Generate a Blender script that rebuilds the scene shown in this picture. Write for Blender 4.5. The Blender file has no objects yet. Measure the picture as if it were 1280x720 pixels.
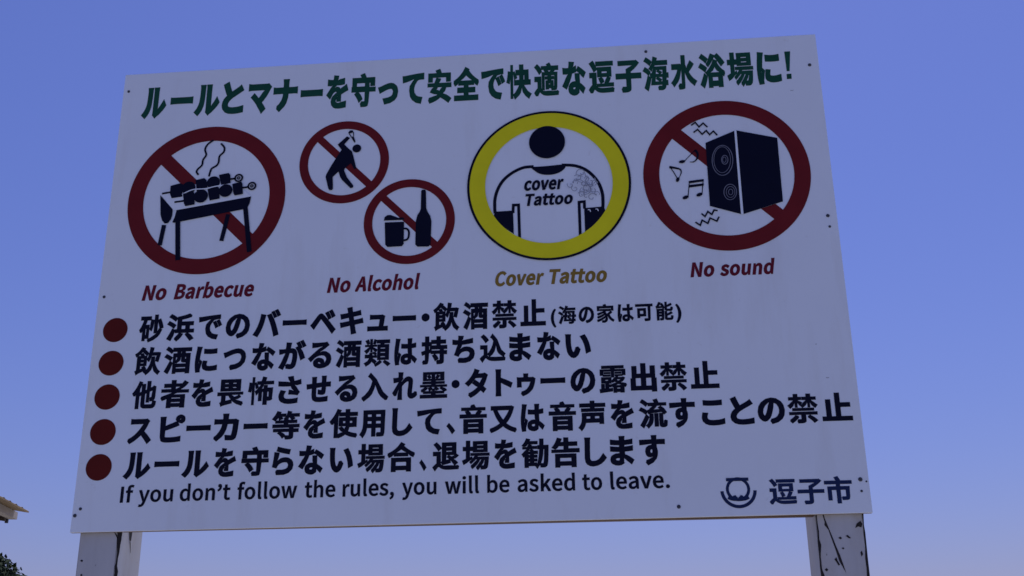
import bpy, bmesh, math, random
import numpy as np
from mathutils import Vector, Matrix
from mathutils.geometry import delaunay_2d_cdt, tessellate_polygon

# ------------------------------------------------------------------ camera, sky, sun, exposure
S = bpy.context.scene
COL = S.collection
rad = math.radians
BASE = 1.95                                   # height of the board's lower edge above the sand
BW, BH = 1.8, 1.2                             # the board, metres
FOC = 1406.65                                 # focal length for a 1280 px wide picture
CAM = Vector((1.24293, -2.50989, BASE - 0.37029))
RX = Vector((0.9957757, 0.0911320, -0.0112161))      # camera right, down, forward in world axes
RY = Vector((-0.0418030, 0.3411954, -0.9390624))
RZ = Vector((-0.0817517, 0.9355644, 0.3435637))

cam = bpy.data.cameras.new('camera')
cam.sensor_width = 36.0
cam.lens = FOC / 1280 * 36.0
cam.clip_start = 0.05
cam.clip_end = 6000
camera = bpy.data.objects.new('camera', cam)
COL.objects.link(camera)
camera.matrix_world = Matrix(((RX.x, -RY.x, -RZ.x, CAM.x), (RX.y, -RY.y, -RZ.y, CAM.y),
                              (RX.z, -RY.z, -RZ.z, CAM.z), (0, 0, 0, 1)))
S.camera = camera

SUN_EL, SUN_AZ = 66.0, 12.0                   # behind the board, a little to the right
world = bpy.data.worlds.new('World')
S.world = world
world.use_nodes = True
wn, wl = world.node_tree.nodes, world.node_tree.links
sky = wn.new('ShaderNodeTexSky')
sky.sky_type = 'NISHITA'
sky.sun_disc = False
sky.sun_elevation = rad(SUN_EL)
sky.sun_rotation = rad(SUN_AZ)
sky.altitude = 0
sky.air_density = 1.6
sky.dust_density = 0.6
sky.ozone_density = 8.0
tint = wn.new('ShaderNodeMix')
tint.data_type = 'RGBA'
tint.blend_type = 'MULTIPLY'
tint.inputs['Factor'].default_value = 1.0
tint.inputs['B'].default_value = (0.66, 0.58, 1.0, 1)     # the camera's cool, slightly violet white balance
wl.new(sky.outputs['Color'], tint.inputs['A'])
wl.new(tint.outputs['Result'], wn['Background'].inputs['Color'])
wn['Background'].inputs['Strength'].default_value = 0.093

sun = bpy.data.lights.new('sun', 'SUN')
sun.energy = 3.75
sun.angle = rad(0.5)
sun.color = (1.0, 0.975, 0.95)
so = bpy.data.objects.new('sun', sun)
COL.objects.link(so)
sd = Vector((math.sin(rad(SUN_AZ)) * math.cos(rad(SUN_EL)), math.cos(rad(SUN_AZ)) * math.cos(rad(SUN_EL)), math.sin(rad(SUN_EL))))
so.rotation_euler = sd.to_track_quat('Z', 'Y').to_euler()
so.location = (3, 20, 30)

S.view_settings.view_transform = 'Standard'
S.view_settings.look = 'None'
S.view_settings.gamma = 1
S.view_settings.use_curve_mapping = False
S.view_settings.exposure = 0.0
S.cycles.filter_width = 1.55                # a soft phone lens

# ------------------------------------------------------------------ helpers
def at(px, py):
    """point of the board's plane (x, z in metres from its lower left corner) seen at a photo pixel"""
    d = RX * ((px - 640) / FOC) + RY * ((py - 360) / FOC) + RZ
    k = -CAM.y / d.y
    p = CAM + d * k
    return p.x, p.z - BASE

def tag(o, label=None, cat=None, group=None, kind=None):
    if label: o['label'] = label
    if cat: o['category'] = cat
    if group: o['group'] = group
    if kind: o['kind'] = kind
    return o

def empty(name, loc, label, cat):
    o = bpy.data.objects.new(name, None)
    COL.objects.link(o)
    o.location = loc
    o.empty_display_size = 0.2
    return tag(o, label, cat)

def link_mesh(name, me, mats, parent=None, smooth=False):
    o = bpy.data.objects.new(name, me)
    COL.objects.link(o)
    for m in (mats if isinstance(mats, (list, tuple)) else [mats]):
        me.materials.append(m)
    if smooth:
        for p in me.polygons: p.use_smooth = True
    if parent: o.parent = parent
    return o

def obj(name, bm, mats, parent=None, smooth=False):
    bmesh.ops.recalc_face_normals(bm, faces=bm.faces)
    me = bpy.data.meshes.new(name)
    bm.to_mesh(me)
    bm.free()
    return link_mesh(name, me, mats, parent, smooth)

def add_box(bm, x0, x1, y0, y1, z0, z1, bevel=0.0, M=None):
    r = bmesh.ops.create_cube(bm, size=1)
    vs = r['verts']
    for v in vs:
        v.co = Vector(((x0 + x1) / 2 + v.co.x * (x1 - x0), (y0 + y1) / 2 + v.co.y * (y1 - y0), (z0 + z1) / 2 + v.co.z * (z1 - z0)))
    if bevel:
        es = list({e for v in vs for e in v.link_edges})
        rb = bmesh.ops.bevel(bm, geom=es, offset=bevel, segments=2, affect='EDGES', profile=0.5)
        vs = [v for v in bm.verts if v in set(rb['verts']) or v in set(vs)] if M else vs
    if M:
        for v in set(vs):
            if v.is_valid: v.co = M @ v.co
    return bm

def box(x0, x1, y0, y1, z0, z1, bevel=0.0):
    bm = bmesh.new()
    return add_box(bm, x0, x1, y0, y1, z0, z1, bevel)

# ------------------------------------------------------------------ materials
def mat(name, base, rough=0.5, var=0.12, scale=6.0, bump=0.0, spec=0.5, stretch=(1, 1, 1), detail=6):
    m = bpy.data.materials.new(name)
    m.use_nodes = True
    n, l = m.node_tree.nodes, m.node_tree.links
    b = n['Principled BSDF']
    b.inputs['Roughness'].default_value = rough
    b.inputs['Specular IOR Level'].default_value = spec
    tc = n.new('ShaderNodeTexCoord')
    mp = n.new('ShaderNodeMapping')
    mp.inputs['Scale'].default_value = stretch
    l.new(tc.outputs['Object'], mp.inputs['Vector'])
    no = n.new('ShaderNodeTexNoise')
    no.inputs['Scale'].default_value = scale
    no.inputs['Detail'].default_value = detail
    no.inputs['Roughness'].default_value = 0.6
    l.new(mp.outputs['Vector'], no.inputs['Vector'])
    r = n.new('ShaderNodeValToRGB')
    c = Vector(base)
    r.color_ramp.elements[0].position = 0.3
    r.color_ramp.elements[1].position = 0.7
    r.color_ramp.elements[0].color = (*(c * (1 - var)), 1)
    r.color_ramp.elements[1].color = (*(c * (1 + var * 0.6)), 1)
    l.new(no.outputs['Fac'], r.inputs['Fac'])
    l.new(r.outputs['Color'], b.inputs['Base Color'])
    if bump:
        bp = n.new('ShaderNodeBump')
        bp.inputs['Strength'].default_value = bump
        bp.inputs['Distance'].default_value = 0.01
        l.new(no.outputs['Fac'], bp.inputs['Height'])
        l.new(bp.outputs['Normal'], b.inputs['Normal'])
    m['ramp'] = r.name
    return m

def over(m, color, scale, lo, hi, stretch=(1, 1, 1), amount=1.0, seed=0.0):
    """a second procedural layer (dirt, stains, peeled paint) laid over the colour of m"""
    n, l = m.node_tree.nodes, m.node_tree.links
    b = n['Principled BSDF']
    src = b.inputs['Base Color'].links[0].from_socket
    tc = n.new('ShaderNodeTexCoord')
    mp = n.new('ShaderNodeMapping')
    mp.inputs['Scale'].default_value = stretch
    mp.inputs['Location'].default_value = (seed, seed * 0.7, seed * 1.3)
    no = n.new('ShaderNodeTexNoise')
    no.inputs['Scale'].default_value = scale
    no.inputs['Detail'].default_value = 8
    no.inputs['Roughness'].default_value = 0.62
    l.new(tc.outputs['Object'], mp.inputs['Vector'])
    l.new(mp.outputs['Vector'], no.inputs['Vector'])
    mr = n.new('ShaderNodeMapRange')
    mr.inputs['From Min'].default_value = lo
    mr.inputs['From Max'].default_value = hi
    mr.inputs['To Max'].default_value = amount
    l.new(no.outputs['Fac'], mr.inputs['Value'])
    mx = n.new('ShaderNodeMix')
    mx.data_type = 'RGBA'
    l.new(mr.outputs['Result'], mx.inputs['Factor'])
    l.new(src, mx.inputs['A'])
    mx.inputs['B'].default_value = (*color, 1)
    l.new(mx.outputs['Result'], b.inputs['Base Color'])
    return m

M_BOARD = mat('painted_board', (0.745, 0.81, 0.91), 0.42, 0.03, 2.2, spec=0.4)
over(M_BOARD, (0.48, 0.47, 0.45), 3.0, 0.52, 0.80, (3.0, 1, 0.5), 0.35)
over(M_BOARD, (0.40, 0.39, 0.38), 38.0, 0.66, 0.80, (1, 1, 1), 0.30, 3.1)
M_PLY = mat('board_edge', (0.30, 0.20, 0.12), 0.8, 0.3, 30, 0.2)
M_NAVY = mat('navy_ink', (0.0022, 0.0032, 0.017), 0.45, 0.15, 20, spec=0.12)
M_BLUE = mat('city_blue_ink', (0.010, 0.022, 0.085), 0.45, 0.15, 20, spec=0.12)
M_GREEN = mat('dark_green_ink', (0.009, 0.068, 0.042), 0.45, 0.2, 14, spec=0.12)
M_RED = mat('dark_red_ink', (0.145, 0.011, 0.014), 0.42, 0.14, 9, spec=0.12)
M_BROWNRED = mat('rust_red_ink', (0.105, 0.0085, 0.0055), 0.42, 0.12, 9, spec=0.12)
M_CAPRED = mat('caption_red_ink', (0.13, 0.009, 0.022), 0.42, 0.12, 9, spec=0.12)
M_YELLOW = mat('yellow_ink', (0.73, 0.69, 0.014), 0.42, 0.10, 8, spec=0.12)
M_GOLD = mat('ochre_ink', (0.25, 0.165, 0.034), 0.42, 0.15, 12, spec=0.12)
M_WHITEINK = mat('white_ink', (0.745, 0.81, 0.91), 0.42, 0.03, 5, spec=0.4)
M_GREYINK = mat('grey_blue_ink', (0.33, 0.36, 0.44), 0.45, 0.2, 30, spec=0.12)
M_LINEINK = mat('pale_line_ink', (0.16, 0.17, 0.23), 0.45, 0.2, 30, spec=0.12)
M_SCREW = mat('weathered_screw', (0.05, 0.055, 0.075), 0.5, 0.3, 60)
M_SCREW.node_tree.nodes['Principled BSDF'].inputs['Metallic'].default_value = 0.4
M_POST = mat('weathered_white_paint', (0.49, 0.495, 0.52), 0.65, 0.10, 5, 0.12, stretch=(3, 3, 0.5))
over(M_POST, (0.36, 0.32, 0.26), 5.0, 0.46, 0.74, (2, 2, 0.6), 0.6, 1.7)
over(M_POST, (0.06, 0.05, 0.05), 42.0, 0.685, 0.72, (1, 1, 0.55), 0.9, 5.2)
M_CRACK = mat('bare_dark_wood', (0.016, 0.013, 0.015), 0.9, 0.4, 40, stretch=(3, 3, 0.3))
M_RAIL = mat('brown_rail_wood', (0.16, 0.10, 0.07), 0.8, 0.35, 18, 0.2, stretch=(0.3, 2, 2))
M_SAND = mat('beach_sand', (0.33, 0.32, 0.305), 0.95, 0.18, 1.3, 0.35, spec=0.2)
over(M_SAND, (0.19, 0.175, 0.155), 0.12, 0.50, 0.72, (1, 1, 1), 0.6, 2.0)

# ------------------------------------------------------------------ ground
bm = bmesh.new()
N = 96
rings = [0.0] + [0.6 * 1.09 ** k for k in range(N)]
rs = random.Random(5)
prev = None
for i, r in enumerate(rings):
    if i == 0:
        row = [bm.verts.new((0.9, 0, 0))]
    else:
        row = []
        for k in range(48):
            a = 2 * math.pi * k / 48
            z = rs.uniform(-0.025, 0.015) if 1.5 < r < 60 else 0.0
            row.append(bm.verts.new((r * math.cos(a) + 0.9, r * math.sin(a), z)))
        if i == 1:
            for k in range(48): bm.faces.new((prev[0], row[k], row[(k + 1) % 48]))
        else:
            for k in range(48): bm.faces.new((prev[k], row[k], row[(k + 1) % 48], prev[(k + 1) % 48]))
    prev = row
sand = obj('sand', bm, M_SAND, smooth=True)
tag(sand, kind='structure')

# ------------------------------------------------------------------ lettering: outlines made bolder
LATIN = {
    "'": (265, ["105,461 159,461 176,639 178,736 86,736 88,639"]),
    ',': (265, ["72,-181 130,-148 174,-102 201,-47 211,18 206,61 191,93 168,113 138,120 112,116 91,104 77,85 72,59 77,34 91,14 111,2 136,-2 146,-1 139,-42 120,-77 90,-107 51,-130"]),
    '.': (265, ["133,-12 157,-8 177,6 191,27 196,53 191,81 177,102 157,116 133,120 108,116 88,102 75,81 70,53 75,27 88,6 108,-8"]),
    'A': (581, ["4,0 93,0 160,214 416,214 483,0 577,0 339,700 241,700", "182,284 217,392 235,450 253,509 270,568 286,628 290,628 307,568 325,509 342,451 361,392 394,284"]),
    'B': (627, ["96,0 319,0 427,13 510,51 565,115 584,205 574,269 544,319 499,353 442,372 442,377 486,400 518,435 538,479 544,529 527,608 477,661 401,691 304,700 96,700", "184,403 184,630 292,630 364,624 416,605 447,570 457,518 448,469 418,433 366,411 288,403", "184,71 184,334 307,334 388,327 448,304 485,265 498,208 485,147 447,104 387,79 307,71"]),
    'C': (609, ["360,-12 424,-6 481,14 531,45 575,88 526,144 491,111 453,86 411,70 364,65 273,85 205,142 161,233 146,352 162,470 207,559 277,615 367,635 409,630 447,617 480,596 510,569 558,626 523,659 479,686 426,705 366,712 242,688 144,616 79,502 55,350 78,197 142,83 239,12"]),
    'I': (280, ["96,0 184,0 184,700 96,700"]),
    'N': (690, ["96,0 180,0 180,368 178,423 176,478 172,533 169,586 173,586 248,442 503,0 594,0 594,700 510,700 510,336 511,281 514,224 518,168 522,115 518,115 442,259 186,700 96,700"]),
    'T': (572, ["242,0 330,0 330,626 542,626 542,700 30,700 30,626 242,626"]),
    'a': (538, ["207,-12 254,-7 299,9 340,33 379,62 382,62 390,0 461,0 461,319 451,407 419,474 363,517 282,532 221,526 166,509 118,488 78,464 112,404 145,424 182,442 223,455 267,459 320,448 353,419 370,377 374,329 232,304 133,265 75,209 56,135 68,72 99,26 147,-3", "232,58 196,63 167,77 147,103 140,140 152,186 192,223 264,251 374,270 374,126 338,97 303,75 268,63"]),
    'b': (590, ["316,-12 401,6 473,61 523,149 541,267 528,376 488,460 424,513 335,532 292,526 250,511 209,488 172,459 176,552 176,760 88,760 88,0 158,0 165,53 169,53 204,26 241,5 279,-8", "302,61 274,64 243,73 210,89 176,115 176,388 212,418 247,440 280,454 313,458 377,445 419,406 443,345 451,266 440,180 408,116 361,75"]),
    'c': (487, ["292,-12 338,-8 382,5 423,25 460,53 422,112 396,92 367,75 335,64 300,60 235,74 184,115 151,177 139,259 152,340 186,403 237,444 303,458 332,455 358,446 383,432 406,414 450,471 420,494 386,514 346,527 299,532 204,514 124,460 70,374 50,259 68,144 119,59 196,6"]),
    'd': (592, ["265,-12 310,-7 352,9 389,33 422,61 425,61 433,0 504,0 504,760 416,760 416,561 421,472 388,497 354,516 317,528 275,532 190,513 118,458 69,372 51,259 66,144 109,58 176,6", "284,61 223,75 178,114 150,176 140,260 152,341 184,403 232,444 290,458 322,455 353,446 385,429 416,404 416,132 384,101 352,79 318,65"]),
    'e': (529, ["298,-12 348,-8 392,3 432,19 468,40 437,98 408,81 377,68 344,60 308,57 240,70 187,106 151,164 136,239 485,239 487,249 488,261 489,274 489,288 475,389 435,466 370,515 282,532 196,513 121,459 69,373 50,259 69,144 122,59 201,6", "135,301 152,370 186,420 231,451 284,462 338,452 379,421 404,370 413,301"]),
    'f': (310, ["32,448 102,448 102,0 189,0 189,448 299,448 299,519 189,519 189,601 194,645 207,677 230,696 263,703 277,702 291,699 306,695 321,689 340,756 321,763 300,768 277,771 253,773 186,761 139,727 111,673 102,602 102,519 32,514"]),
    'h': (580, ["88,0 176,0 176,376 212,411 246,436 280,451 317,456 361,448 392,423 410,380 415,317 415,0 502,0 502,329 493,416 464,480 414,519 344,532 294,525 249,506 209,479 172,445 176,552 176,760 88,760"]),
    'i': (263, ["88,0 176,0 176,519 88,519", "132,626 155,630 174,641 186,660 190,684 186,707 174,724 155,736 132,740 108,736 90,724 79,707 74,684 79,660 90,641 108,630"]),
    'k': (527, ["88,0 174,0 174,137 271,250 423,0 518,0 322,309 495,519 397,519 178,245 174,245 174,760 88,760"]),
    'l': (271, ["180,-12 196,-12 209,-10 220,-8 230,-5 218,62 200,60 190,62 183,69 178,80 176,97 176,760 88,760 88,103 93,54 109,18 138,-5"]),
    'n': (583, ["88,0 176,0 176,376 212,411 246,436 280,451 317,456 361,448 392,423 410,380 415,317 415,0 502,0 502,329 493,416 464,480 414,519 344,532 294,525 249,506 208,478 170,443 168,443 159,519 88,519"]),
    'o': (579, ["289,-12 380,6 457,59 509,144 529,259 509,374 457,460 380,514 289,532 198,514 122,460 69,374 50,259 69,144 122,59 198,6", "289,60 228,74 181,115 150,177 139,259 150,340 181,403 228,444 289,458 351,444 398,403 429,340 440,259 429,177 398,115 351,74"]),
    'r': (371, ["88,0 176,0 176,333 204,389 237,426 272,447 306,454 320,453 333,451 344,449 356,445 372,520 360,526 347,529 333,531 317,532 275,524 236,503 200,469 170,424 168,424 159,519 88,519"]),
    's': (447, ["223,-12 304,0 363,33 399,82 412,141 398,203 361,246 311,276 254,299 212,315 176,334 152,357 142,389 148,418 166,442 196,458 239,464 271,461 301,451 329,436 356,418 398,473 366,496 327,514 284,527 238,532 162,520 106,489 71,442 59,385 73,328 107,287 156,257 210,235 253,218 291,198 318,171 329,137 322,105 303,79 271,62 226,55 183,60 143,72 107,92 73,117 31,59 71,31 118,8 169,-7"]),
    't': (360, ["250,-12 275,-11 300,-6 324,0 347,7 329,73 316,67 301,63 285,59 270,58 232,65 208,84 194,115 190,158 190,448 331,448 331,519 190,519 190,665 117,665 108,519 26,514 26,448 103,448 103,160 111,90 135,35 181,0"]),
    'u': (580, ["240,-12 289,-6 333,13 373,43 411,81 414,81 420,0 493,0 493,519 406,519 406,151 371,111 337,84 303,68 265,63 221,71 191,96 174,138 168,201 168,519 80,519 80,190 90,102 119,39 168,1"]),
    'v': (498, ["200,0 302,0 485,519 399,519 301,223 289,185 277,147 265,108 253,71 248,71 237,108 225,147 213,185 201,223 103,519 12,519"]),
    'w': (766, ["170,0 271,0 345,278 354,315 363,352 372,390 380,429 385,429 394,390 402,353 411,316 420,280 495,0 601,0 741,519 657,519 582,219 573,182 565,146 558,110 550,74 545,74 509,219 428,519 343,519 262,219 253,182 244,146 235,110 227,74 223,74 192,219 115,519 26,519"]),
    'y': (498, ["96,-223 165,-210 218,-172 259,-115 290,-44 485,519 400,519 307,231 265,84 260,84 246,121 233,159 221,196 208,231 103,519 12,519 221,-1 209,-40 190,-85 164,-120 132,-143 93,-152 82,-151 71,-149 61,-146 53,-143 35,-213 48,-217 63,-221 79,-223"]),
    '’': (265, ["72,399 130,432 174,478 201,533 211,598 206,641 191,673 168,693 138,700 112,696 91,684 77,665 72,639 77,614 91,594 111,582 136,578 146,579 139,538 120,503 90,473 51,450"]),
}
_cache = {}
KANA = set('ルーとマナをってでなにのバベキュつがるはちまいさせれタトゥスピカしこすら')
SMALL = set('ー・、()!ュゥっ')
def kana_outline(ch):
    """outline of one character of the built-in typeface (em = 1)"""
    c = bpy.data.curves.new('glyph', 'FONT')
    c.body = ch
    c.size = 1
    o = bpy.data.objects.new('glyph', c)
    COL.objects.link(o)
    dg = bpy.context.evaluated_depsgraph_get()
    cu = o.evaluated_get(dg).to_curve(dg)
    loops = []
    for s in cu.splines:
        P = s.bezier_points
        n = len(P)
        pts = []
        for i in range(n):
            a, b = P[i], P[(i + 1) % n]
            p0, p1, p2, p3 = (v.to_2d() for v in (a.co, a.handle_right, b.handle_left, b.co))
            pts.append(p0)
            d = p3 - p0
            if abs(d.x * (p1 - p0).y - d.y * (p1 - p0).x) + abs(d.x * (p2 - p0).y - d.y * (p2 - p0).x) > 1e-5:
                for k in (1, 2, 3):
                    t = k / 4
                    pts.append(p0 * (1 - t) ** 3 + p1 * 3 * t * (1 - t) ** 2 + p2 * 3 * t * t * (1 - t) + p3 * t ** 3)
        loops.append([(p.x, p.y) for p in pts])
    bpy.data.objects.remove(o)
    bpy.data.curves.remove(c)
    return loops

def embolden(loops, w):
    """offset every contour by up to w (a little more sideways), then keep what lies inside by winding number; returns verts, tris"""
    clean = []
    for lp in loops:
        q = []
        for p in lp:
            if not q or math.hypot(p[0] - q[-1][0], p[1] - q[-1][1]) > 1e-4: q.append(p)
        while len(q) > 2 and math.hypot(q[0][0] - q[-1][0], q[0][1] - q[-1][1]) <= 1e-4: q.pop()
        if len(q) > 2: clean.append(q)
    area = lambda q: sum(q[i][0] * q[(i + 1) % len(q)][1] - q[(i + 1) % len(q)][0] * q[i][1] for i in range(len(q))) / 2
    sgn = 1 if area(max(clean, key=lambda q: abs(area(q)))) > 0 else -1
    # how far each edge may move: a third of the gap in front of it, so that counters stay open
    SA = np.array([p for q in clean for p in q], float)
    SB = np.array([q[(i + 1) % len(q)] for q in clean for i in range(len(q))], float)
    dS = SB - SA
    ln = np.hypot(dS[:, 0], dS[:, 1])
    NN = np.column_stack((dS[:, 1], -dS[:, 0])) * sgn / ln[:, None]
    gap = np.full(len(SA), 9.0)
    for t in (0.2, 0.5, 0.8):
        O = SA + dS * t
        rel = SA[None] - O[:, None]
        den = NN[:, None, 0] * dS[None, :, 1] - NN[:, None, 1] * dS[None, :, 0]
        den = np.where(np.abs(den) < 1e-9, 1e-9, den)
        hit = (rel[..., 0] * dS[None, :, 1] - rel[..., 1] * dS[None, :, 0]) / den
        u = (rel[..., 0] * NN[:, None, 1] - rel[..., 1] * NN[:, None, 0]) / den
        ok = (hit > 1e-4) & (u >= -0.02) & (u <= 1.02)
        gap = np.minimum(gap, np.where(ok, hit, 9.0).min(axis=1))
    off = []
    base = 0
    for q in clean:
        n = len(q)
        nn, gg = NN[base:base + n], gap[base:base + n]
        base += n
        we = np.clip(gg * 0.35, w * 0.2, w) * np.where(np.abs(nn[:, 0]) > 0.7, 1.2, 1.0)
        r = []
        for i in range(n):
            nu, nv = nn[i - 1], nn[i]
            wu, wv = we[i - 1], we[i]
            b = np.array(q[i])
            det = nu[0] * nv[1] - nu[1] * nv[0]
            dot = nu @ nv
            if dot < -0.3:
                r += [tuple(b + nu * wu), tuple(b + nv * wv)]
            elif abs(det) < 0.2:
                m = nu + nv
                r.append(tuple(b + m / np.hypot(*m) * (wu + wv) / 2))
            else:
                x = np.array([wu * nv[1] - wv * nu[1], nu[0] * wv - nv[0] * wu]) / det
                h = np.hypot(*x)
                lim = 1.9 * max(wu, wv)
                r.append(tuple(b + (x if h <= lim else x / h * lim)))
        off.append(r)
    verts, edges = [], []
    for r in off:
        s0 = len(verts)
        verts += [Vector(p) for p in r]
        edges += [(s0 + i, s0 + (i + 1) % len(r)) for i in range(len(r))]
    V, _, F, *_ = delaunay_2d_cdt(verts, edges, [], 0, 1e-6)
    V = np.array([(v.x, v.y) for v in V])
    T = np.array([f for f in F if len(f) == 3])
    cen = V[T].mean(axis=1)
    wind = np.zeros(len(T))
    for r in off:
        A = np.array(r)
        B = np.roll(A, -1, axis=0)
        y = cen[:, 1][:, None]
        x = cen[:, 0][:, None]
        cr = (B[:, 0] - A[:, 0]) * (y - A[:, 1]) - (x - A[:, 0]) * (B[:, 1] - A[:, 1])
        wind += ((A[:, 1] <= y) & (B[:, 1] > y) & (cr > 0)).sum(axis=1)
        wind -= ((A[:, 1] > y) & (B[:, 1] <= y) & (cr < 0)).sum(axis=1)
    T = T[(wind * sgn) > 0]
    use = np.unique(T)
    mp = {int(u): i for i, u in enumerate(use)}
    return V[use], [[mp[int(k)] for k in t] for t in T]

def glyph(ch, w):
    key = (ch, w)
    if key not in _cache:
        loops = kana_outline(ch)
        n = sum(len(l) for l in loops)
        ww = w * (0.85 if n > 170 else 0.93 if n > 110 else 1.0) * (1.12 if ch in KANA else 1.0)
        _cache[key] = embolden(loops, ww)
    return _cache[key]

def word_glyphs(txt, w, shear=0.0):
    """a word of the Latin alphabet as one set of verts and tris; cap height = 0.7"""
    VV, TT, x, n = [], [], 0.0, 0
    for ch in txt:
        adv, cs = LATIN[ch]
        key = ('latin', ch, w)
        if key not in _cache:
            loops = [[tuple(int(v) / 1000 for v in p.split(',')) for p in c.split()] for c in cs]
            _cache[key] = embolden(loops, w)
        V, T = _cache[key]
        VV.append(np.column_stack((V[:, 0] + x + V[:, 1] * shear, V[:, 1])))
        TT += [[i + n for i in t] for t in T]
        n += len(V)
        x += adv / 1000 + w * 1.2
    return np.vstack(VV), TT

# ------------------------------------------------------------------ printing on the board
class Print:
    """flat ink shapes on the face of the board, one mesh; every layer lies 0.4 mm above the one below"""
    def __init__(s): s.v, s.f, s.m = [], [], []
    def y(s, layer): return -0.0006 - 0.0004 * layer
    def tris(s, V, T, mi=0, layer=0):
        n = len(s.v)
        s.v += [(float(x), s.y(layer), float(z)) for x, z in V]
        s.f += [tuple(i + n for i in t) for t in T]
        s.m += [mi] * len(T)
    def poly(s, pts, mi=0, layer=0, holes=()):
        loops = [[Vector((x, z, 0)) for x, z in lp] for lp in [pts, *holes]]
        T = tessellate_polygon(loops)
        s.tris([(p.x, p.y) for lp in loops for p in lp], T, mi, layer)
    def ring(s, c, r1, r0, mi=0, layer=0, a0=0.0, a1=360.0, n=96, sx=1.0):
        full = abs(a1 - a0) >= 360
        k = n if full else n + 1
        V, T = [], []
        for i in range(k):
            a = rad(a0 + (a1 - a0) * i / n)
            V.append((c[0] + math.cos(a) * r1 * sx, c[1] + math.sin(a) * r1))
            V.append((c[0] + math.cos(a) * r0 * sx, c[1] + math.sin(a) * r0))
        for i in range(n):
            j = (i + 1) % k
            T.append((2 * i, 2 * j, 2 * j + 1, 2 * i + 1))
        s.tris(V, T, mi, layer)
    def disc(s, c, rx, rz, mi=0, layer=0, n=48, rot=0.0):
        ca, sa = math.cos(rad(rot)), math.sin(rad(rot))
        V = []
        for i in range(n):
            a = 2 * math.pi * i / n
            u, v = math.cos(a) * rx, math.sin(a) * rz
            V.append((c[0] + u * ca - v * sa, c[1] + u * sa + v * ca))
        s.tris(V, [tuple(range(n))], mi, layer)
    def line(s, pts, w, mi=0, layer=0, w2=None, closed=False):
        P = [Vector(p) for p in pts]
        n = len(P)
        V, T = [], []
        for i in range(n):
            if closed: a, b = P[i - 1], P[(i + 1) % n]
            else: a, b = P[max(i - 1, 0)], P[min(i + 1, n - 1)]
            u = (P[i] - a).normalized() if (closed or i > 0) else (b - P[i]).normalized()
            v = (b - P[i]).normalized() if (closed or i < n - 1) else u
            m = Vector((-u.y - v.y, u.x + v.x))
            k = max(m.length, 0.9)
            ww = w if w2 is None else w + (w2 - w) * i / max(n - 1, 1)
            o = m.normalized() * (ww / 2) * (2 / k)
            V += [tuple(P[i] + o), tuple(P[i] - o)]
        for i in range(n if closed else n - 1):
            j = (i + 1) % n
            T.append((2 * i, 2 * j, 2 * j + 1, 2 * i + 1))
        s.tris(V, T, mi, layer)
    def build(s, name, mats, parent):
        me = bpy.data.meshes.new(name)
        me.from_pydata(s.v, [], s.f)
        for p, k in zip(me.polygons, s.m): p.material_index = k
        me.update()
        return link_mesh(name, me, mats, parent)

def curve(pts, sub=6, closed=False):
    """smooth Catmull-Rom curve through pts"""
    P = [Vector(p) for p in pts]
    n = len(P)
    out = []
    for i in range(n if closed else n - 1):
        if closed: a, b, c, d = P[i - 1], P[i], P[(i + 1) % n], P[(i + 2) % n]
        else: a, b, c, d = P[max(i - 1, 0)], P[i], P[i + 1], P[min(i + 2, n - 1)]
        for k in range(sub):
            t = k / sub
            q = 0.5 * ((2 * b) + (c - a) * t + (2 * a - 5 * b + 4 * c - d) * t * t + (3 * b - a - 3 * c + d) * t ** 3)
            out.append(tuple(q))
    if not closed: out.append(tuple(P[-1]))
    return out

def set_line(pr, chars, c0, c1, em_px, w, mi=0, layer=0):
    """chars: (character, left px, right px); c0, c1: two photo points on the line's mid height"""
    slope = (c1[1] - c0[1]) / (c1[0] - c0[0])
    ym = lambda x: c0[1] + (x - c0[0]) * slope
    zc = (at(*c0)[1] + at(*c1)[1]) / 2
    xm = (c0[0] + c1[0]) / 2
    em = at(xm, ym(xm) - em_px / 2)[1] - at(xm, ym(xm) + em_px / 2)[1]
    for ch, l, r in chars:
        V, T = glyph(ch, w)
        x0, x1 = at(l + 0.4, ym(l))[0], at(r - 0.4, ym(r))[0]
        a, b = V[:, 0].min(), V[:, 0].max()
        sx = (x1 - x0) / (b - a)
        sz = em
        if ch in KANA and ch not in SMALL: sz = em * 1.06
        X = x0 + (V[:, 0] - a) * sx
        Z = zc + (V[:, 1] - 0.375) * sz
        pr.tris(np.column_stack((X, Z)), T, mi, layer)

def set_words(pr, words, b0, b1, cap_px, w, shear=0.0, mi=0, layer=0):
    """words: (text, left px, right px); b0, b1: two photo points on the baseline"""
    slope = (b1[1] - b0[1]) / (b1[0] - b0[0])
    yb = lambda x: b0[1] + (x - b0[0]) * slope
    zb = (at(*b0)[1] + at(*b1)[1]) / 2
    xm = (b0[0] + b1[0]) / 2
    cap = at(xm, yb(xm) - cap_px)[1] - at(xm, yb(xm))[1]
    for t, l, r in words:
        V, T = word_glyphs(t, w, shear)
        x0, x1 = at(l, yb(l))[0], at(r, yb(r))[0]
        a, b = V[:, 0].min(), V[:, 0].max()
        X = x0 + (V[:, 0] - a) * (x1 - x0) / (b - a)
        Z = zb + V[:, 1] * cap / 0.7
        pr.tris(np.column_stack((X, Z)), T, mi, layer)

def tile(ox, oy, s):
    return lambda *pts: [at(ox + x / s, oy + y / s) for x, y in pts]

MM = BW / 950.0                                # metres a photo pixel spans near the middle of the board

# ------------------------------------------------------------------ the sign
sign = empty('notice_sign', (0, 0, 0), 'large white beach rules notice board on two weathered white posts', 'sign')

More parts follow.
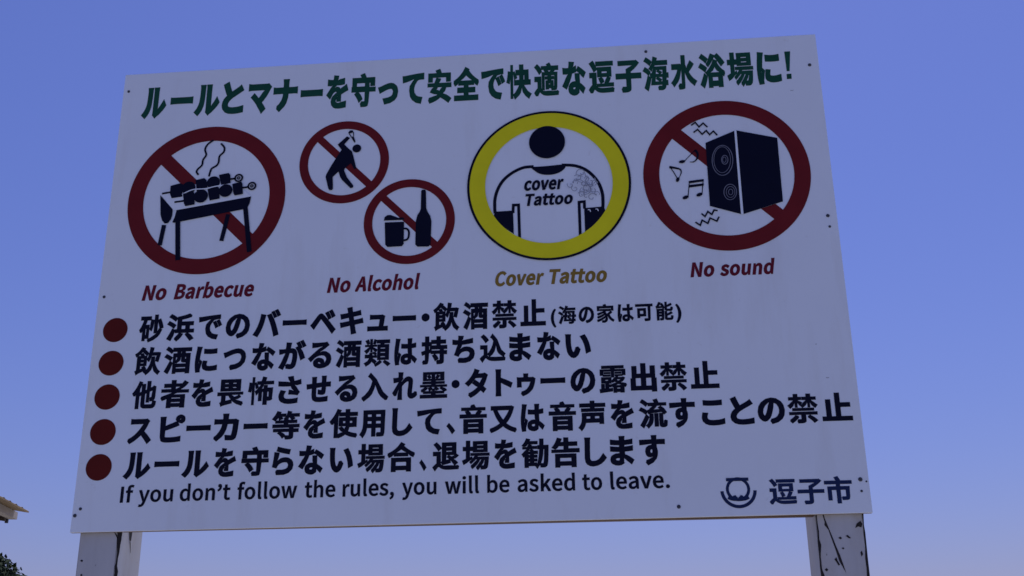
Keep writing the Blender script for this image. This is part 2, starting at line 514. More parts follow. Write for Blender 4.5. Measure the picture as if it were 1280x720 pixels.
bm = box(0, BW, 0, 0.012, BASE, BASE + BH, 0.0015)
board = obj('sign_board', bm, [M_BOARD, M_PLY], sign)
for p in board.data.polygons:
    c = p.center
    if c.y > 0.003 : p.material_index = 1
board.data.polygons.foreach_set('use_smooth', [False] * len(board.data.polygons))
face = board                                   # the prints hang on the board

def P(): return Print()
def put(pr, name, mats):
    o = pr.build(name, mats, board)
    o.location = (0, 0, BASE)
    return o

# heading
pr = P()
set_line(pr, [('ル', 177.5, 209), ('ー', 213, 242), ('ル', 243, 275.5), ('と', 277.5, 305.5), ('マ', 310, 340), ('ナ', 341.3, 372.5),
              ('ー', 375.5, 404), ('を', 407.5, 436), ('守', 439, 470), ('っ', 472, 498.3), ('て', 502.5, 530.5), ('安', 534, 565),
              ('全', 566.5, 599), ('で', 601, 632), ('快', 632.5, 665), ('適', 667, 699), ('な', 702, 733), ('逗', 735, 768),
              ('子', 769, 802), ('海', 803, 836), ('水', 837.5, 871.3), ('浴', 872.5, 907), ('場', 908, 942), ('に', 945.5, 976.3)],
         (193, 127.8), (925, 86.8), 41.5, 0.050)
pr.poly([at(980.2, 64.6), at(987.6, 64.2), at(987.0, 89.0), at(983.4, 89.2)])
pr.poly([at(983.2, 92.6), at(989.2, 92.2), at(989.6, 98.6), at(983.6, 99.0)])
put(pr, 'heading_lettering', [M_GREEN])

LINES = [
 ([('砂', 173.7, 205), ('浜', 208, 243.8), ('で', 247.5, 278), ('の', 282, 313), ('バ', 316, 351.3), ('ー', 353, 383.8), ('ベ', 387.5, 420.5),
   ('キ', 424.5, 455), ('ュ', 459, 485.5), ('ー', 490.5, 520.5), ('・', 526.5, 537.5), ('飲', 541, 575), ('酒', 578, 610.5), ('禁', 614, 647), ('止', 650, 682.5)],
  (189, 411.0), (666, 391.5), 34.5),
 ([('飲', 167.5, 202), ('酒', 204.5, 239.5), ('に', 243.5, 272.5), ('つ', 278.5, 308), ('な', 314, 344.5), ('が', 348, 383), ('る', 384.5, 415),
   ('酒', 419, 452), ('類', 454.5, 489), ('は', 492.5, 522), ('持', 526, 559.5), ('ち', 565, 594), ('込', 599, 632.5), ('ま', 636, 664.5), ('な', 670.5, 701.2), ('い', 706, 739)],
  (185, 452.2), (615, 434.6), 34.8),
 ([('他', 164.5, 196.3), ('者', 200.5, 236.3), ('を', 239, 267), ('畏', 271.5, 305), ('怖', 309.5, 342.5), ('さ', 347, 377), ('せ', 382.5, 413.8), ('る', 418, 447.5),
   ('入', 452, 486.3), ('れ', 490, 522), ('墨', 524.5, 559.5), ('・', 564, 575), ('タ', 580.5, 610.5), ('ト', 618.8, 641.3), ('ゥ', 645.5, 670), ('ー', 675, 707),
   ('の', 712.5, 744.5), ('露', 748.5, 783.8), ('出', 787.5, 821), ('禁', 824, 859.5), ('止', 862.5, 898.8)],
  (180, 495.0), (880, 468.4), 35.4),
 ([('ス', 160, 190.5), ('ピ', 198.8, 231.3), ('ー', 232.5, 263.8), ('カ', 267, 298.8), ('ー', 304, 335), ('等', 338.8, 375), ('を', 378.8, 407), ('使', 411.3, 447.5),
   ('用', 449, 482), ('し', 489.5, 516.3), ('て', 520.8, 552.5), ('、', 557.5, 569.5), ('音', 574, 609), ('又', 611.5, 646.3), ('は', 650.5, 681.3), ('音', 685.5, 720.5),
   ('声', 722, 757.5), ('を', 762.5, 793), ('流', 798, 834.5), ('す', 836.5, 869.5), ('こ', 876.3, 906), ('と', 912, 942.5), ('の', 946.3, 981.3), ('禁', 983.8, 1023), ('止', 1026.3, 1065)],
  (175, 538.8), (1045, 508.4), 36.2),
 ([('ル', 154, 188.8), ('ー', 192.5, 224.5), ('ル', 227, 262), ('を', 267, 295.5), ('守', 301.3, 336.3), ('ら', 340, 367.5), ('な', 372.5, 405.5), ('い', 411.3, 442),
   ('場', 446.3, 481.3), ('合', 483.8, 519), ('、', 523.8, 533.8), ('退', 540, 574.5), ('場', 577, 612.5), ('を', 617, 646.3), ('勧', 651.3, 686.3), ('告', 688.8, 725),
   ('し', 730, 758.8), ('ま', 762, 793), ('す', 798.8, 832)],
  (171, 582.8), (707, 564.2), 36.6),
]
for k, (chars, c0, c1, em) in enumerate(LINES):
    pr = P()
    set_line(pr, chars, c0, c1, em, 0.042)
    if k == 0:
        set_line(pr, [('(', 688, 695.5), ('海', 697, 720.5), ('の', 722.8, 743), ('家', 745.5, 768), ('は', 771.5, 792.5), ('可', 793.8, 816.5), ('能', 819, 842), (')', 844, 852)],
                 (708, 394.2), (833, 388.6), 23.5, 0.036)
    put(pr, 'rule_lettering', [M_NAVY])
for (x, y, w) in [(144.2, 412.6, 30.5), (138.9, 454, 31), (133.9, 496.3, 31.4), (128.7, 540, 31.8), (123.5, 584.2, 32.2)]:
    pr = P()
    c = at(x, y)
    r = (at(x + w / 2, y)[0] - at(x - w / 2, y)[0]) / 2
    pr.disc(c, r, r, 0, 0, 64)
    put(pr, 'bullet', [M_BROWNRED])

pr = P()
set_words(pr, [('If', 149.5, 166), ('you', 172.5, 215.5), ('don’t', 224, 287.5), ('follow', 296, 371), ('the', 380.5, 419), ('rules,', 428, 492.5), ('you', 502.5, 545.5),
               ('will', 556, 599), ('be', 609, 637), ('asked', 647, 719), ('to', 728, 753), ('leave.', 763, 837.5)], (157, 629.2), (770, 609.6), 19.2, 0.024)
put(pr, 'english_lettering', [M_NAVY])

def caption(words, b0, b1, cap, m):
    pr = P()
    set_words(pr, words, b0, b1, cap, 0.042, 0.2)
    put(pr, 'caption_lettering', [m])
caption([('No', 177, 207.5), ('Barbecue', 217, 317)], (185, 374.6), (310, 369.8), 17.0, M_CAPRED)
caption([('No', 408.5, 438), ('Alcohol', 443.5, 525)], (412, 365.0), (518, 361.0), 16.8, M_CAPRED)
caption([('Cover', 619, 680.5), ('Tattoo', 687, 759)], (622, 356.8), (750, 352.0), 16.6, M_GOLD)
caption([('No', 863, 893.5), ('sound', 900, 970)], (867, 345.6), (960, 341.8), 16.6, M_CAPRED)

# round prohibition sign on the board: ring and diagonal bar in true circles
def prohibition(pr, cx, cy, wpx, band_px, barA, barB, bar_px):
    c = at(cx, cy)
    r1 = (at(cx + wpx / 2, cy)[0] - at(cx - wpx / 2, cy)[0]) / 2
    k = r1 / (wpx / 2)
    r0 = r1 - band_px * k
    pr.ring(c, r1, r0, 0, 1, n=120)
    a, b = Vector(at(*barA)), Vector(at(*barB))
    d = (b - a).normalized()
    mid = (a + b) / 2
    o = (mid - Vector(c)).dot(Vector((-d.y, d.x)))
    h = math.sqrt(max((r0 + band_px * k * 0.5) ** 2 - o * o, 0))
    m = Vector(c) + Vector((-d.y, d.x)) * o
    pr.line([tuple(m - d * h), tuple(m + d * h)], bar_px * k, 0, 0)
    return c, r1, k

# 1 barbecue
pr = P()
c, r1, k = prohibition(pr, 257.8, 248.6, 195.6, 19.5, (207.4, 199.8), (309, 297.9), 16.6)
A, B = tile(150, 150, 5.818), tile(150, 230, 5.818)
px = k
pr.line(curve(A((682, 148), (640, 178), (620, 215), (628, 255), (605, 292), (597, 330), (568, 358), (558, 380), (572, 400))), 2.4 * px, 1, 2)
pr.line(curve(A((735, 172), (760, 202), (755, 235), (725, 265), (718, 310), (700, 335), (668, 355), (655, 385), (648, 412))), 2.4 * px, 1, 2)
pr.poly(B((298, 78), (385, 192), (408, 192), (955, 92), (900, 42), (760, -20), (420, 20)), 2, 2)
pr.poly(B((295, 84), (385, 185), (382, 225), (372, 258), (350, 286), (328, 290), (308, 268), (296, 225)), 1, 3)
pr.poly(B((413, 192), (955, 92), (945, 140), (925, 180), (395, 284), (382, 280), (400, 240)), 1, 3)
for q, w in ((B((322, 300), (290, 448)), 5.4), (B((422, 270), (422, 556)), 6.0), (B((788, 222), (738, 416)), 5.2), (B((914, 176), (942, 496)), 5.8)):
    pr.line(q, w * px, 1, 3 if w < 5.7 else 4)
pr.line(A((308, 538), (372, 527)), 2.4 * px, 1, 4)
pr.line(A((795, 433), (845, 427)), 2.4 * px, 1, 4)
pr.line(A((398, 600), (468, 590)), 2.4 * px, 1, 4)
pr.line(A((890, 495), (935, 489)), 2.4 * px, 1, 4)
for cc in (A((865, 424))[0], A((961, 482))[0]):
    pr.ring(cc, 5.6 * px, 3.4 * px, 1, 4, n=32)
    pr.ring(cc, 2.2 * px, 0.8 * px, 1, 4, n=20)
def row(first, second, lay):
    pr.poly(A(*first[0]), 1, lay); pr.poly(A(*first[1]), 1, lay); pr.poly(A(*first[2]), 1, lay)
    for x, y, r in second: pr.disc(A((x, y))[0], r / 5.818 * px, r / 5.818 * px, 1, lay + 1)
row([[(370, 482), (440, 463), (460, 470), (455, 560), (378, 572), (366, 540)], [(552, 440), (615, 425), (632, 440), (640, 500), (560, 520)], [(722, 402), (792, 388), (805, 402), (806, 462), (738, 475)]],
    [(502, 498, 50), (682, 458, 48)], 5)
pr.line(curve(A((455, 545), (500, 522), (545, 508), (600, 505), (640, 500), (690, 488), (735, 480), (800, 470), (835, 458))), 1.3 * px, 2, 7)
row([[(462, 540), (535, 525), (545, 535), (546, 618), (478, 630), (468, 610)], [(640, 508), (712, 488), (726, 500), (728, 575), (655, 590)], [(820, 470), (885, 453), (893, 465), (897, 542), (838, 553), (828, 540)]],
    [(592, 558, 51), (772, 518, 49)], 8)
put(pr, 'barbecue_symbol', [M_RED, M_NAVY, M_WHITEINK])

# 2 drinking person
pr = P()
c, r1, k = prohibition(pr, 430.2, 202.4, 111.6, 10.8, (400.1, 174.2), (461.1, 230), 9.4)
A = tile(370, 145, 5.818)
pr.disc(A((443, 238))[0], 5.5 * k, 5.5 * k, 1, 3, 40)
pr.poly(A((372, 150), (394, 162), (352, 208), (382, 238), (408, 258), (420, 300), (440, 384), (424, 390), (400, 345), (358, 382), (344, 408), (312, 404), (268, 445), (270, 530),
          (264, 540), (244, 542), (236, 530), (216, 445), (222, 425), (256, 365), (290, 312), (322, 262), (332, 248), (304, 210)), 1, 3)
pr.poly(A((308, 398), (350, 395), (372, 448), (418, 508), (416, 522), (398, 528), (336, 468), (322, 445)), 1, 4)
pr.poly(A((380, 122), (394, 107), (412, 106), (419, 118), (400, 128)), 1, 3)
pr.poly(A((402, 156), (420, 148), (434, 190), (426, 196), (412, 175)), 1, 3)
pr.line(A((384, 122), (404, 156)), 1.1 * k, 1, 3)
pr.line(A((418, 118), (420, 148)), 1.1 * k, 1, 3)
put(pr, 'drinking_person_symbol', [M_RED, M_NAVY])

# 3 mug and bottle
pr = P()
c, r1, k = prohibition(pr, 511.5, 276.5, 113.8, 10.8, (480.2, 248.4), (542.7, 305), 9.4)
A = tile(370, 220, 5.818)
pr.poly(A((911, 112), (918, 102), (940, 102), (946, 112), (948, 235), (958, 262), (976, 290), (986, 330), (980, 498), (966, 514), (884, 516), (868, 500), (872, 330), (884, 285), (900, 262), (908, 240)), 1, 3)
pr.poly(A((646, 340), (787, 334), (784, 495), (770, 512), (666, 518), (650, 502)), 1, 3)
pr.poly(A((640, 326), (645, 302), (666, 286), (690, 286), (714, 294), (745, 306), (775, 302), (790, 312), (786, 321)), 1, 3)
pr.line(curve(A((782, 384), (806, 386), (820, 402), (822, 425), (818, 450), (804, 466), (780, 470))), 2.5 * k, 1, 4)
put(pr, 'mug_and_bottle_symbol', [M_RED, M_NAVY])

# 4 covered tattoo
pr = P()
A, B = tile(575, 130, 5.818), tile(575, 215, 5.818)
cx, cy, w = 685.8, 230.2, 205.0
c = at(cx, cy)
r1 = (at(cx + w / 2, cy)[0] - at(cx - w / 2, cy)[0]) / 2
k = r1 / (w / 2)
pr.ring(c, r1, r1 - 3.0 * k, 1, 4, n=120)
pr.ring(c, r1 - 2.6 * k, r1 - 22.8 * k, 0, 3, n=120)
pr.disc(A((633, 280))[0], 22.8 * k, 22.8 * k, 1, 5, 64)
pr.poly(curve(A((508, 455), (548, 458), (640, 452), (748, 442), (768, 458), (742, 488), (695, 510), (632, 517), (578, 508), (540, 485)), 4, True), 1, 2)
pr.line(curve(A((535, 456), (470, 462), (420, 480), (365, 512), (312, 560), (275, 622), (255, 690), (253, 760), (256, 795))), 4.0 * k, 1, 1)
pr.line(curve(A((740, 445), (830, 449), (905, 474), (965, 520), (1010, 580), (1035, 650), (1040, 720), (1038, 760))), 4.0 * k, 1, 1)
pr.poly(B((254, 290), (386, 282), (392, 452), (320, 405), (240, 345)), 1, 2)
pr.poly(B((903, 264), (1046, 252), (1060, 290), (1005, 385), (910, 440)), 1, 2)
pr.line(B((386, 300), (388, 242), (426, 240), (434, 490)), 3.6 * k, 1, 1)
pr.line(B((906, 268), (904, 216), (866, 220), (875, 470)), 3.6 * k, 1, 1)
for x, y in ((942, 285), (998, 280)):
    pr.line(curve(B((x - 12, y - 8), (x + 2, y - 8), (x + 8, y + 6))), 1.0 * k, 3, 3)
set_words(pr, [('cover', 655.3, 705.2)], (656, 237.6), (704, 236.2), 14.6, 0.042, 0.2, 1, 3)
set_words(pr, [('Tattoo', 657, 716.2)], (658, 257.0), (715, 254.4), 13.4, 0.042, 0.2, 1, 3)
rt = random.Random(11)
Q = tile(680, 190, 9.0)
lay = 0
SW = [((420, 240), 60), ((380, 300), 48), ((520, 340), 62), ((560, 430), 50), ((470, 420), 70), ((430, 480), 44), ((300, 380), 40), ((540, 520), 55), ((470, 310), 50), ((350, 420), 46), ((590, 480), 36), ((440, 365), 40)]
for (sxp, syp), R in SW:
    a0, turn = rt.uniform(0, 6.28), rt.choice((-1, 1))
    pts = []
    for i in range(22):
        t = i / 21
        a = a0 + turn * t * rt.uniform(5.6, 6.2)
        rr = R * (1 - 0.8 * t)
        pts.append((sxp + math.cos(a) * rr, syp + math.sin(a) * rr * 0.9))
    pr.line(curve(Q(*pts), 2), 0.85 * k, 2, 5 + lay % 12)
    lay += 1
for i in range(26):
    a = rt.uniform(0, 6.28)
    r = rt.uniform(40, 170)
    x, y = 455 + math.cos(a) * r * 0.85, 400 + math.sin(a) * r * 0.95
    b = a + rt.uniform(0.9, 2.0)
    pr.line(curve(Q((x, y), (x + math.cos(b) * 26, y + math.sin(b) * 26), (x + math.cos(b + .9) * 52, y + math.sin(b + .9) * 52))), 0.95 * k, 2, 17 + i)
put(pr, 'covered_tattoo_symbol', [M_YELLOW, M_NAVY, M_GREYINK, M_WHITEINK])

# 5 loudspeaker
pr = P()
c, r1, k = prohibition(pr, 908.0, 217.6, 209.8, 20.4, (844.4, 167.1), (970.2, 265.6), 17.0)
A, B = tile(795, 115, 5.565), tile(795, 200, 5.565)
pr.poly(A((483, 356), (690, 270), (982, 321)) + B((1022, 290), (742, 380), (516, 322)), 2, 2)
pr.poly(A((483, 356), (683, 272)) + B((730, 378), (514, 322)), 1, 3)
pr.poly(A((698, 269), (982, 321)) + B((1022, 290), (748, 378)), 1, 3)
def cone(T, x, y, rx, ry, wd):
    n = 40
    pts = T(*[(x + math.cos(6.2832 * i / n) * rx, y + math.sin(6.2832 * i / n) * ry) for i in range(n)])
    pr.line(pts, wd * k, 3, 4, closed=True)
cone(A, 601, 478, 72, 104, 1.0); cone(A, 599, 474, 58, 90, 0.7); cone(A, 617, 474, 22, 31, 0.9); cone(A, 614, 474, 12, 19, 0.7)
cone(B, 655, 225, 44, 54, 0.9); cone(B, 657, 225, 30, 38, 0.7); cone(B, 658, 225, 15, 20, 0.8)
ZZ = 2.0 * k
for T, pts in ((A, [(383, 234), (412, 214), (438, 245), (466, 218), (497, 247)]), (A, [(400, 284), (428, 262), (460, 296), (488, 270), (512, 299), (538, 274), (565, 303)]),
               (B, [(455, 374), (480, 395), (500, 360), (527, 381), (543, 349), (568, 354)]), (B, [(413, 434), (447, 456), (460, 420), (500, 443), (515, 405), (562, 427), (578, 396)])):
    pr.line(T(*pts), ZZ, 1, 3)
def head(T, x, y, rx, ry, rot):
    pr.disc(T((x, y))[0], rx / 5.565 * k, ry / 5.565 * k, 1, 4, 24, rot)
head(A, 320, 487, 23, 12, 8)
pr.line(A((338, 482), (372, 446), (412, 405)), 0.9 * k, 1, 3)
pr.line(curve(A((410, 405), (428, 432), (424, 465), (402, 487), (374, 489))), 3.4 * k, 1, 3, w2=0.8 * k)
head(A, 290, 612, 19, 12, 65)
pr.line(A((234, 521), (262, 560), (288, 604)), 1.2 * k, 1, 3)
pr.line(curve(A((232, 524), (270, 530), (306, 540), (314, 562), (300, 600))), 3.4 * k, 1, 3, w2=0.7 * k)
pr.poly(B((366, 148), (471, 134), (471, 150), (368, 165)), 1, 3)
pr.poly(B((366, 176), (471, 164), (471, 180), (368, 194)), 1, 3)
pr.line(B((371, 150), (362, 258)), 1.1 * k, 1, 2)
pr.line(B((467, 140), (459, 240)), 1.1 * k, 1, 2)
head(B, 345, 262, 23, 13, 20); head(B, 441, 243, 23, 13, 20)
put(pr, 'loudspeaker_symbol', [M_RED, M_NAVY, M_WHITEINK, M_LINEINK])

# city emblem and name
pr = P()
E_ = tile(890, 590, 6.4)
k = MM * 1.0
cc = E_((208, 138))[0]
pr.ring(cc, 13.9 * k, 10.5 * k, 0, 0, n=48)
pr.line(E_((112, 62), (290, 58)), 3.8 * k, 0, 1)
c2 = E_((211, 146))[0]
pr.ring(c2, 20.8 * k, 17.0 * k, 0, 0, 182, 358, 48)
pr.line(curve(E_((128, 205), (160, 218), (210, 222), (262, 218), (296, 204))), 3.2 * k, 0, 1)
pr.poly(E_((158, 208), (172, 190), (190, 186), (196, 196), (206, 205), (207, 222), (170, 220)), 0, 2)
pr.poly(E_((258, 206), (246, 190), (228, 185), (222, 196), (211, 205), (210, 222), (250, 220)), 0, 2)
put(pr, 'city_emblem', [M_BLUE])
pr = P()
set_line(pr, [('逗', 960.5, 995.8), ('子', 996.5, 1030.8), ('市', 1030.5, 1066)], (978, 614.5), (1048, 612.6), 34.5, 0.031)
put(pr, 'city_name_lettering', [M_BLUE])

# screws through the board
def screw(px, py, r, dark=1.0):
    x, z = at(px, py)
    bm = bmesh.new()
    n = 14
    prof = [(1.0, 0.0), (0.92, 0.35), (0.6, 0.55), (0.22, 0.6)]
    rows_ = []
    for rr, h in prof:
        rows_.append([bm.verts.new((math.cos(6.2832 * i / n) * rr * r, -h * r * 0.8 - 0.0002, math.sin(6.2832 * i / n) * rr * r)) for i in range(n)])
    for a, b in zip(rows_, rows_[1:]):
        for i in range(n): bm.faces.new((a[i], a[(i + 1) % n], b[(i + 1) % n], b[i]))
    ce = [bm.verts.new((v.co.x * 0.9, -0.30 * r, v.co.z * 0.9)) for v in rows_[-1]]
    for i in range(n): bm.faces.new((rows_[-1][i], rows_[-1][(i + 1) % n], ce[(i + 1) % n], ce[i]))
    bm.faces.new(ce)
    o = obj('screw', bm, M_SCREW, board, True)
    o.location = (x, 0, BASE + z)
for px_, py_, rr in [(161, 114.5, 2.0), (807.3, 64.6, 2.1), (1012, 81.2, 2.3), (130.2, 371.2, 2.0), (1034.8, 269.6, 2.3), (1037.2, 283.2, 1.7),
                     (100.5, 636.2, 2.0), (93.6, 644.6, 2.3), (848.5, 633.4, 2.3), (1075.4, 599.2, 2.5), (1077, 613.8, 1.5), (1083, 601.8, 1.1)]:
    screw(px_, py_, rr * MM)
for x, y, l in ((1034.5, 472, 4), (990, 113, 4), (1020, 430, 1.6)):
    pr = P()
    pr.line([at(x - l / 2, y), at(x, y + 0.4), at(x + l / 2, y - 0.3)], 0.9 * MM, 0, 0, w2=0.5 * MM)
    put(pr, 'scuff', [M_GREYINK])

# posts: square timber, painted white, paint cracked and peeled
def post(x0, x1, y0, y1):
    bm = bmesh.new()
    add_box(bm, x0, x1, y0, y1, -0.5, BASE + BH - 0.05)
    es = [e for e in bm.edges if abs(e.verts[0].co.z - e.verts[1].co.z) > 1]
    bmesh.ops.bevel(bm, geom=es, offset=0.004, segments=2, affect='EDGES')
    return obj('post', bm, M_POST, sign)
D0, D1 = 0.0125, 0.145
pl = post(0.0185, 0.1125, D0, D1)
prr = post(1.679, 1.7815, D0, D1)
def crack(pts, parent, side=None, y=D0 - 0.0006):
    """dark split where the paint is gone: a thin sliver of bare wood on a post's face; pts are photo pixels"""
    V = []
    for px_, py_ in pts:
        d = RX * ((px_ - 640) / FOC) + RY * ((py_ - 360) / FOC) + RZ
        t = (y - CAM.y) / d.y if side is None else (side - CAM.x) / d.x
        V.append(CAM + d * t)
    me = bpy.data.meshes.new('crack')
    fl = [Vector((v.x, v.z, 0)) if side is None else Vector((v.y, v.z, 0)) for v in V]
    me.from_pydata([tuple(v) for v in V], [], [tuple(t) for t in tessellate_polygon([fl])])
    return link_mesh('crack', me, M_CRACK, parent)
W1, W2 = (84, 655, 11.08), (1000, 635, 8.47)
def wp(t, *pts): return [(t[0] + x / t[2], t[1] + y / t[2]) for x, y in pts]
crack(wp(W1, (640, 90), (690, 150), (685, 260), (690, 400), (672, 540), (655, 590), (655, 680), (640, 760), (630, 900), (690, 900), (690, 740), (705, 660), (692, 580), (705, 470), (722, 400), (735, 300)), pl)
crack(wp(W1, (735, 300), (752, 210), (768, 90), (690, 90), (700, 200), (712, 300)), pl, y=D0 - 0.001)
crack(wp(W1, (855, 60), (862, 140), (862, 215), (874, 248), (888, 220), (898, 150), (912, 60)), pl, side=0.1125 + 0.0007)
crack(wp(W1, (868, 250), (876, 400), (880, 400), (878, 250)), pl, side=0.1125 + 0.0007)
crack(wp(W2, (235, 60), (262, 150), (258, 180), (300, 230), (340, 340), (380, 450), (415, 560), (450, 620), (490, 690), (460, 600), (425, 500), (385, 410), (350, 320), (300, 200), (262, 110), (250, 60)), prr)
crack(wp(W2, (165, 60), (176, 180), (185, 260), (190, 380), (203, 500), (212, 640), (225, 720), (255, 860), (290, 860), (262, 720), (232, 640), (218, 520), (225, 390), (205, 330), (200, 240), (186, 160), (176, 60)), prr)
crack(wp(W2, (655, 50), (668, 160), (672, 260), (690, 400), (690, 520), (705, 640), (712, 760), (740, 900), (760, 900), (738, 700), (720, 540), (706, 400), (692, 260), (678, 180), (672, 50)), prr)
for q in ([(600, 165), (640, 135), (662, 170), (650, 205), (615, 195), (585, 212)], [(405, 318), (425, 302), (445, 318), (430, 332)], [(482, 295), (505, 285), (540, 318), (520, 322)],
          [(442, 425), (456, 415), (472, 428), (456, 438)], [(262, 655), (280, 635), (300, 652), (285, 672)], [(365, 545), (385, 520), (400, 560), (425, 600), (408, 610), (385, 570)],
          [(640, 470), (655, 450), (668, 490), (652, 515)]):
    crack(wp(W2, *q), prr, y=D0 - 0.0009)
for q in ([(178, 510), (200, 492), (220, 505), (205, 528)], [(180, 700), (205, 690), (210, 715), (185, 730)]):
    crack(wp(W1, *q), pl)

# brown rail behind the lower edge, sagging a little at its right end
bm = box(0.114, 1.677, 0.0125, 0.032, BASE + 0.001, BASE + 0.05)
for v in bm.verts: v.co.z += -0.0030 * (v.co.x - 0.6) / 1.1
obj('rail', bm, M_RAIL, sign)
bm = box(0.114, 1.677, 0.0125, 0.046, BASE + BH - 0.12, BASE + BH - 0.06)
obj('rail', bm, M_RAIL, sign)

# ------------------------------------------------------------------ beach hut, far left
M_ROOF = mat('roof_boards', (0.27, 0.18, 0.08), 0.8, 0.3, 9, 0.2, stretch=(1, 0.2, 1))
M_SHEET = mat('roof_sheet', (0.25, 0.20, 0.16), 0.6, 0.2, 5, 0.1)
M_BEAM = mat('pale_beam', (0.38, 0.33, 0.28), 0.7, 0.2, 8, 0.1, stretch=(1, 0.3, 1))
M_SHADEWOOD = mat('shade_dark_timber', (0.07, 0.05, 0.038), 0.8, 0.3, 10, 0.2)  # timber colour kept dark to paint in the unlit underside of the roof
M_WALL = mat('plank_wall', (0.22, 0.155, 0.10), 0.8, 0.3, 4, 0.2, stretch=(6, 6, 0.4))
TIP = Vector((-4.9045, 8.9447, 3.489))
AZ = rad(-11.24)
ex = Vector((math.sin(AZ), math.cos(AZ), 0))   # along the eave, away from the camera
nx = Vector((-math.cos(AZ), math.sin(AZ), 0))  # into the hut
hut = empty('beach_hut', (TIP.x + nx.x * 2.5 - ex.x * 3, TIP.y + nx.y * 2.5 - ex.y * 3, 0), 'open timber beach hut whose roof eave juts in at the left edge', 'hut')
RISE = 0.16
def hp(u, w, z): # u along eave back from the tip, w into the hut
    p = TIP - ex * u + nx * w
    return Vector((p.x, p.y, z))
def hut_box(name, u0, u1, w0, w1, zf0, zf1, m, slope0=0.0, parent=None):
    bm = bmesh.new()
    vs = []
    for u in (u0, u1):
        for w in (w0, w1):
            vs.append(bm.verts.new(hp(u, w, zf0 + slope0 * w)))
            vs.append(bm.verts.new(hp(u, w, zf1 + slope0 * w)))
    for f in ((0, 1, 3, 2), (4, 6, 7, 5), (0, 4, 5, 1), (2, 3, 7, 6), (0, 2, 6, 4), (1, 5, 7, 3)):
        bm.faces.new([vs[i] for i in f])
    o = obj(name, bm, m)
    o.parent = parent or hut
    o.matrix_parent_inverse = Matrix.Translation(-(hut.location))
    return o
z0 = TIP.z
hut_box('roof', 0, 7.0, 0, 5.2, z0, z0 + 0.015, M_ROOF, RISE)
# corrugated sheet on the roof boards
bm = bmesh.new()
n = 140
ra = []
for i in range(n + 1):
    u = 7.0 * i / n
    h = 0.012 + 0.010 * math.cos(i * math.pi / 2)
    ra.append([bm.verts.new(hp(u, w, z0 + 0.006 + h + RISE * w)) for w in (0.01, 5.24)])
for a, b in zip(ra, ra[1:]): bm.faces.new((a[0], b[0], b[1], a[1]))
o = obj('roof_sheet', bm, M_SHEET)
o.parent = hut
o.matrix_parent_inverse = Matrix.Translation(-(hut.location))
BZ = z0 + RISE * 0.145
hut_box('beam', -0.11, 6.9, 0.145, 0.225, BZ - 0.078, BZ - 0.003, M_BEAM)
hut_box('beam', 0.02, 6.9, 4.6, 4.72, z0 + RISE * 4.6 - 0.12, z0 + RISE * 4.6 - 0.002, M_SHADEWOOD)
for u in (0.10, 1.4, 2.7, 4.0, 5.3, 6.6):
    hut_box('rafter', u, u + 0.07, 0.228, 4.58, z0 - 0.09, z0 - 0.004, M_SHADEWOOD, RISE)
hut_box('end_board', -0.02, 0.03, 0.228, 4.58, z0 - 0.125, z0 - 0.003, M_SHADEWOOD, RISE)  # its dark colour stands in for the shade under the eave
hut_box('bracket', -0.10, -0.07, 0.226, 0.255, z0 - 0.095, z0 + 0.02, M_SCREW)
for u in (0.5, 3.4, 6.4):
    hut_box('post', u, u + 0.11, 1.3, 1.41, -0.4, z0 + RISE * 1.3 - 0.06, M_SHADEWOOD)
    hut_box('post', u, u + 0.11, 4.60, 4.71, -0.4, z0 + RISE * 4.6 - 0.13, M_SHADEWOOD)
hut_box('wall', 0.5, 6.5, 4.75, 4.80, -0.3, z0 + RISE * 4.7 - 0.14, M_WALL)

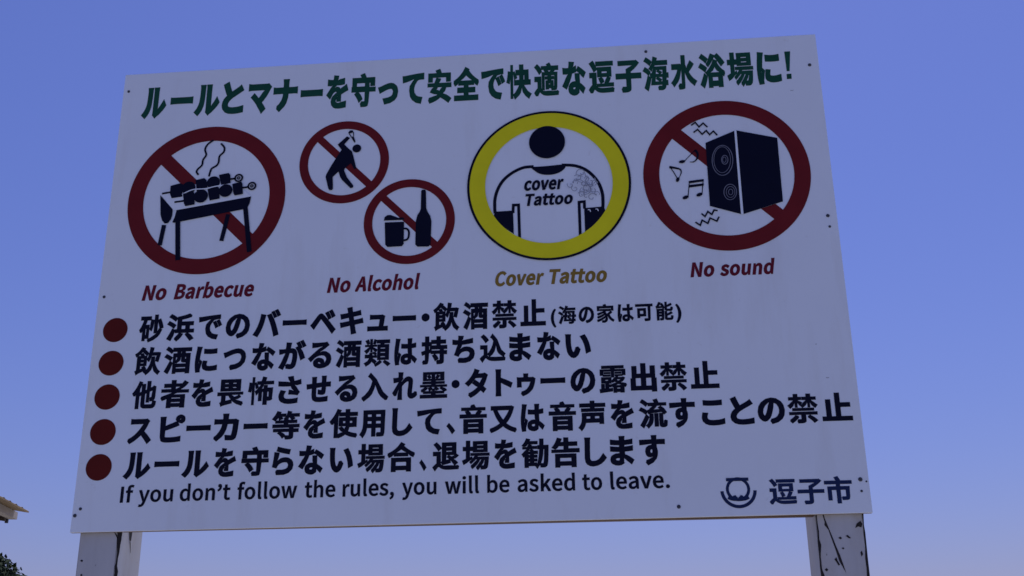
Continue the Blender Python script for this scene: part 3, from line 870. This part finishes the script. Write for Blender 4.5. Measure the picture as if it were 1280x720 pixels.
# ------------------------------------------------------------------ tree, lower left
M_LEAF = mat('backlit_dark_leaves', (0.026, 0.042, 0.022), 0.8, 0.5, 1.6, spec=0.15)  # green lowered so the shade of the backlit crown sits in the colour
M_BARK = mat('tree_bark', (0.10, 0.075, 0.055), 0.9, 0.3, 8, 0.3, stretch=(1, 1, 0.3))
TC = Vector((-11.69, 18.88, 2.92))
tree = empty('broadleaf_tree', (TC.x, TC.y, 0), 'dark green leafy tree at the lower left corner beyond the hut', 'tree')
bm = bmesh.new()
def limb(p, q, r0, r1, seg=8, bend=0.0):
    p, q = Vector(p), Vector(q)
    rows_ = []
    d = (q - p).normalized()
    s = d.orthogonal().normalized()
    t = d.cross(s)
    for i in range(6):
        f = i / 5
        c = p.lerp(q, f) + s * bend * math.sin(f * math.pi)
        r = r0 + (r1 - r0) * f
        rows_.append([bm.verts.new(c + (s * math.cos(6.2832 * k / seg) + t * math.sin(6.2832 * k / seg)) * r) for k in range(seg)])
    for a, b in zip(rows_, rows_[1:]):
        for k in range(seg): bm.faces.new((a[k], a[(k + 1) % seg], b[(k + 1) % seg], b[k]))
    bm.faces.new(rows_[-1]); bm.faces.new(rows_[0][::-1])
rt = random.Random(3)
limb((0, 0, -0.3), (0.1, 0, 1.6), 0.19, 0.13, 10, 0.08)
for i in range(9):
    a = i * 2.4
    h = 1.0 + 0.06 * i
    limb((0.06, 0, h), (math.cos(a) * rt.uniform(0.9, 1.6), math.sin(a) * rt.uniform(0.9, 1.6), rt.uniform(2.3, 4.3)), 0.075, 0.02, 6, rt.uniform(-.15, .15))
obj('trunk', bm, M_BARK, tree, True)
# crown: leaf-sized faces gathered in uneven clumps
clumps = []
for i in range(70):
    u, v = rt.uniform(-1, 1), rt.uniform(0, 6.2832)
    q = math.sqrt(1 - u * u)
    R = 1.54 * rt.uniform(0.72, 1.0)
    clumps.append((Vector((q * math.cos(v) * R, q * math.sin(v) * R, 2.86 + u * R * 0.98)), rt.uniform(0.28, 0.55)))
LV, LF = [], []
for c, cr in clumps:
    for j in range(420):
        d = Vector((rt.gauss(0, 1), rt.gauss(0, 1), rt.gauss(0, 1))).normalized() * cr * rt.uniform(0.5, 1.0) ** 0.5
        p = c + d
        if p.z < 0.7: continue
        nrm = (d.normalized() + Vector((rt.uniform(-.8, .8), rt.uniform(-.8, .8), rt.uniform(-.2, .9)))).normalized()
        a = nrm.orthogonal().normalized()
        a = Matrix.Rotation(rt.uniform(0, 6.28), 3, nrm) @ a
        b = nrm.cross(a)
        L, W = rt.uniform(0.05, 0.09), rt.uniform(0.022, 0.038)
        n0 = len(LV)
        LV += [tuple(p - a * L), tuple(p + b * W - nrm * 0.008), tuple(p + a * L), tuple(p - b * W - nrm * 0.008)]
        LF.append((n0, n0 + 1, n0 + 2, n0 + 3))
me = bpy.data.meshes.new('crown')
me.from_pydata(LV, [], LF)
link_mesh('crown', me, M_LEAF, tree)
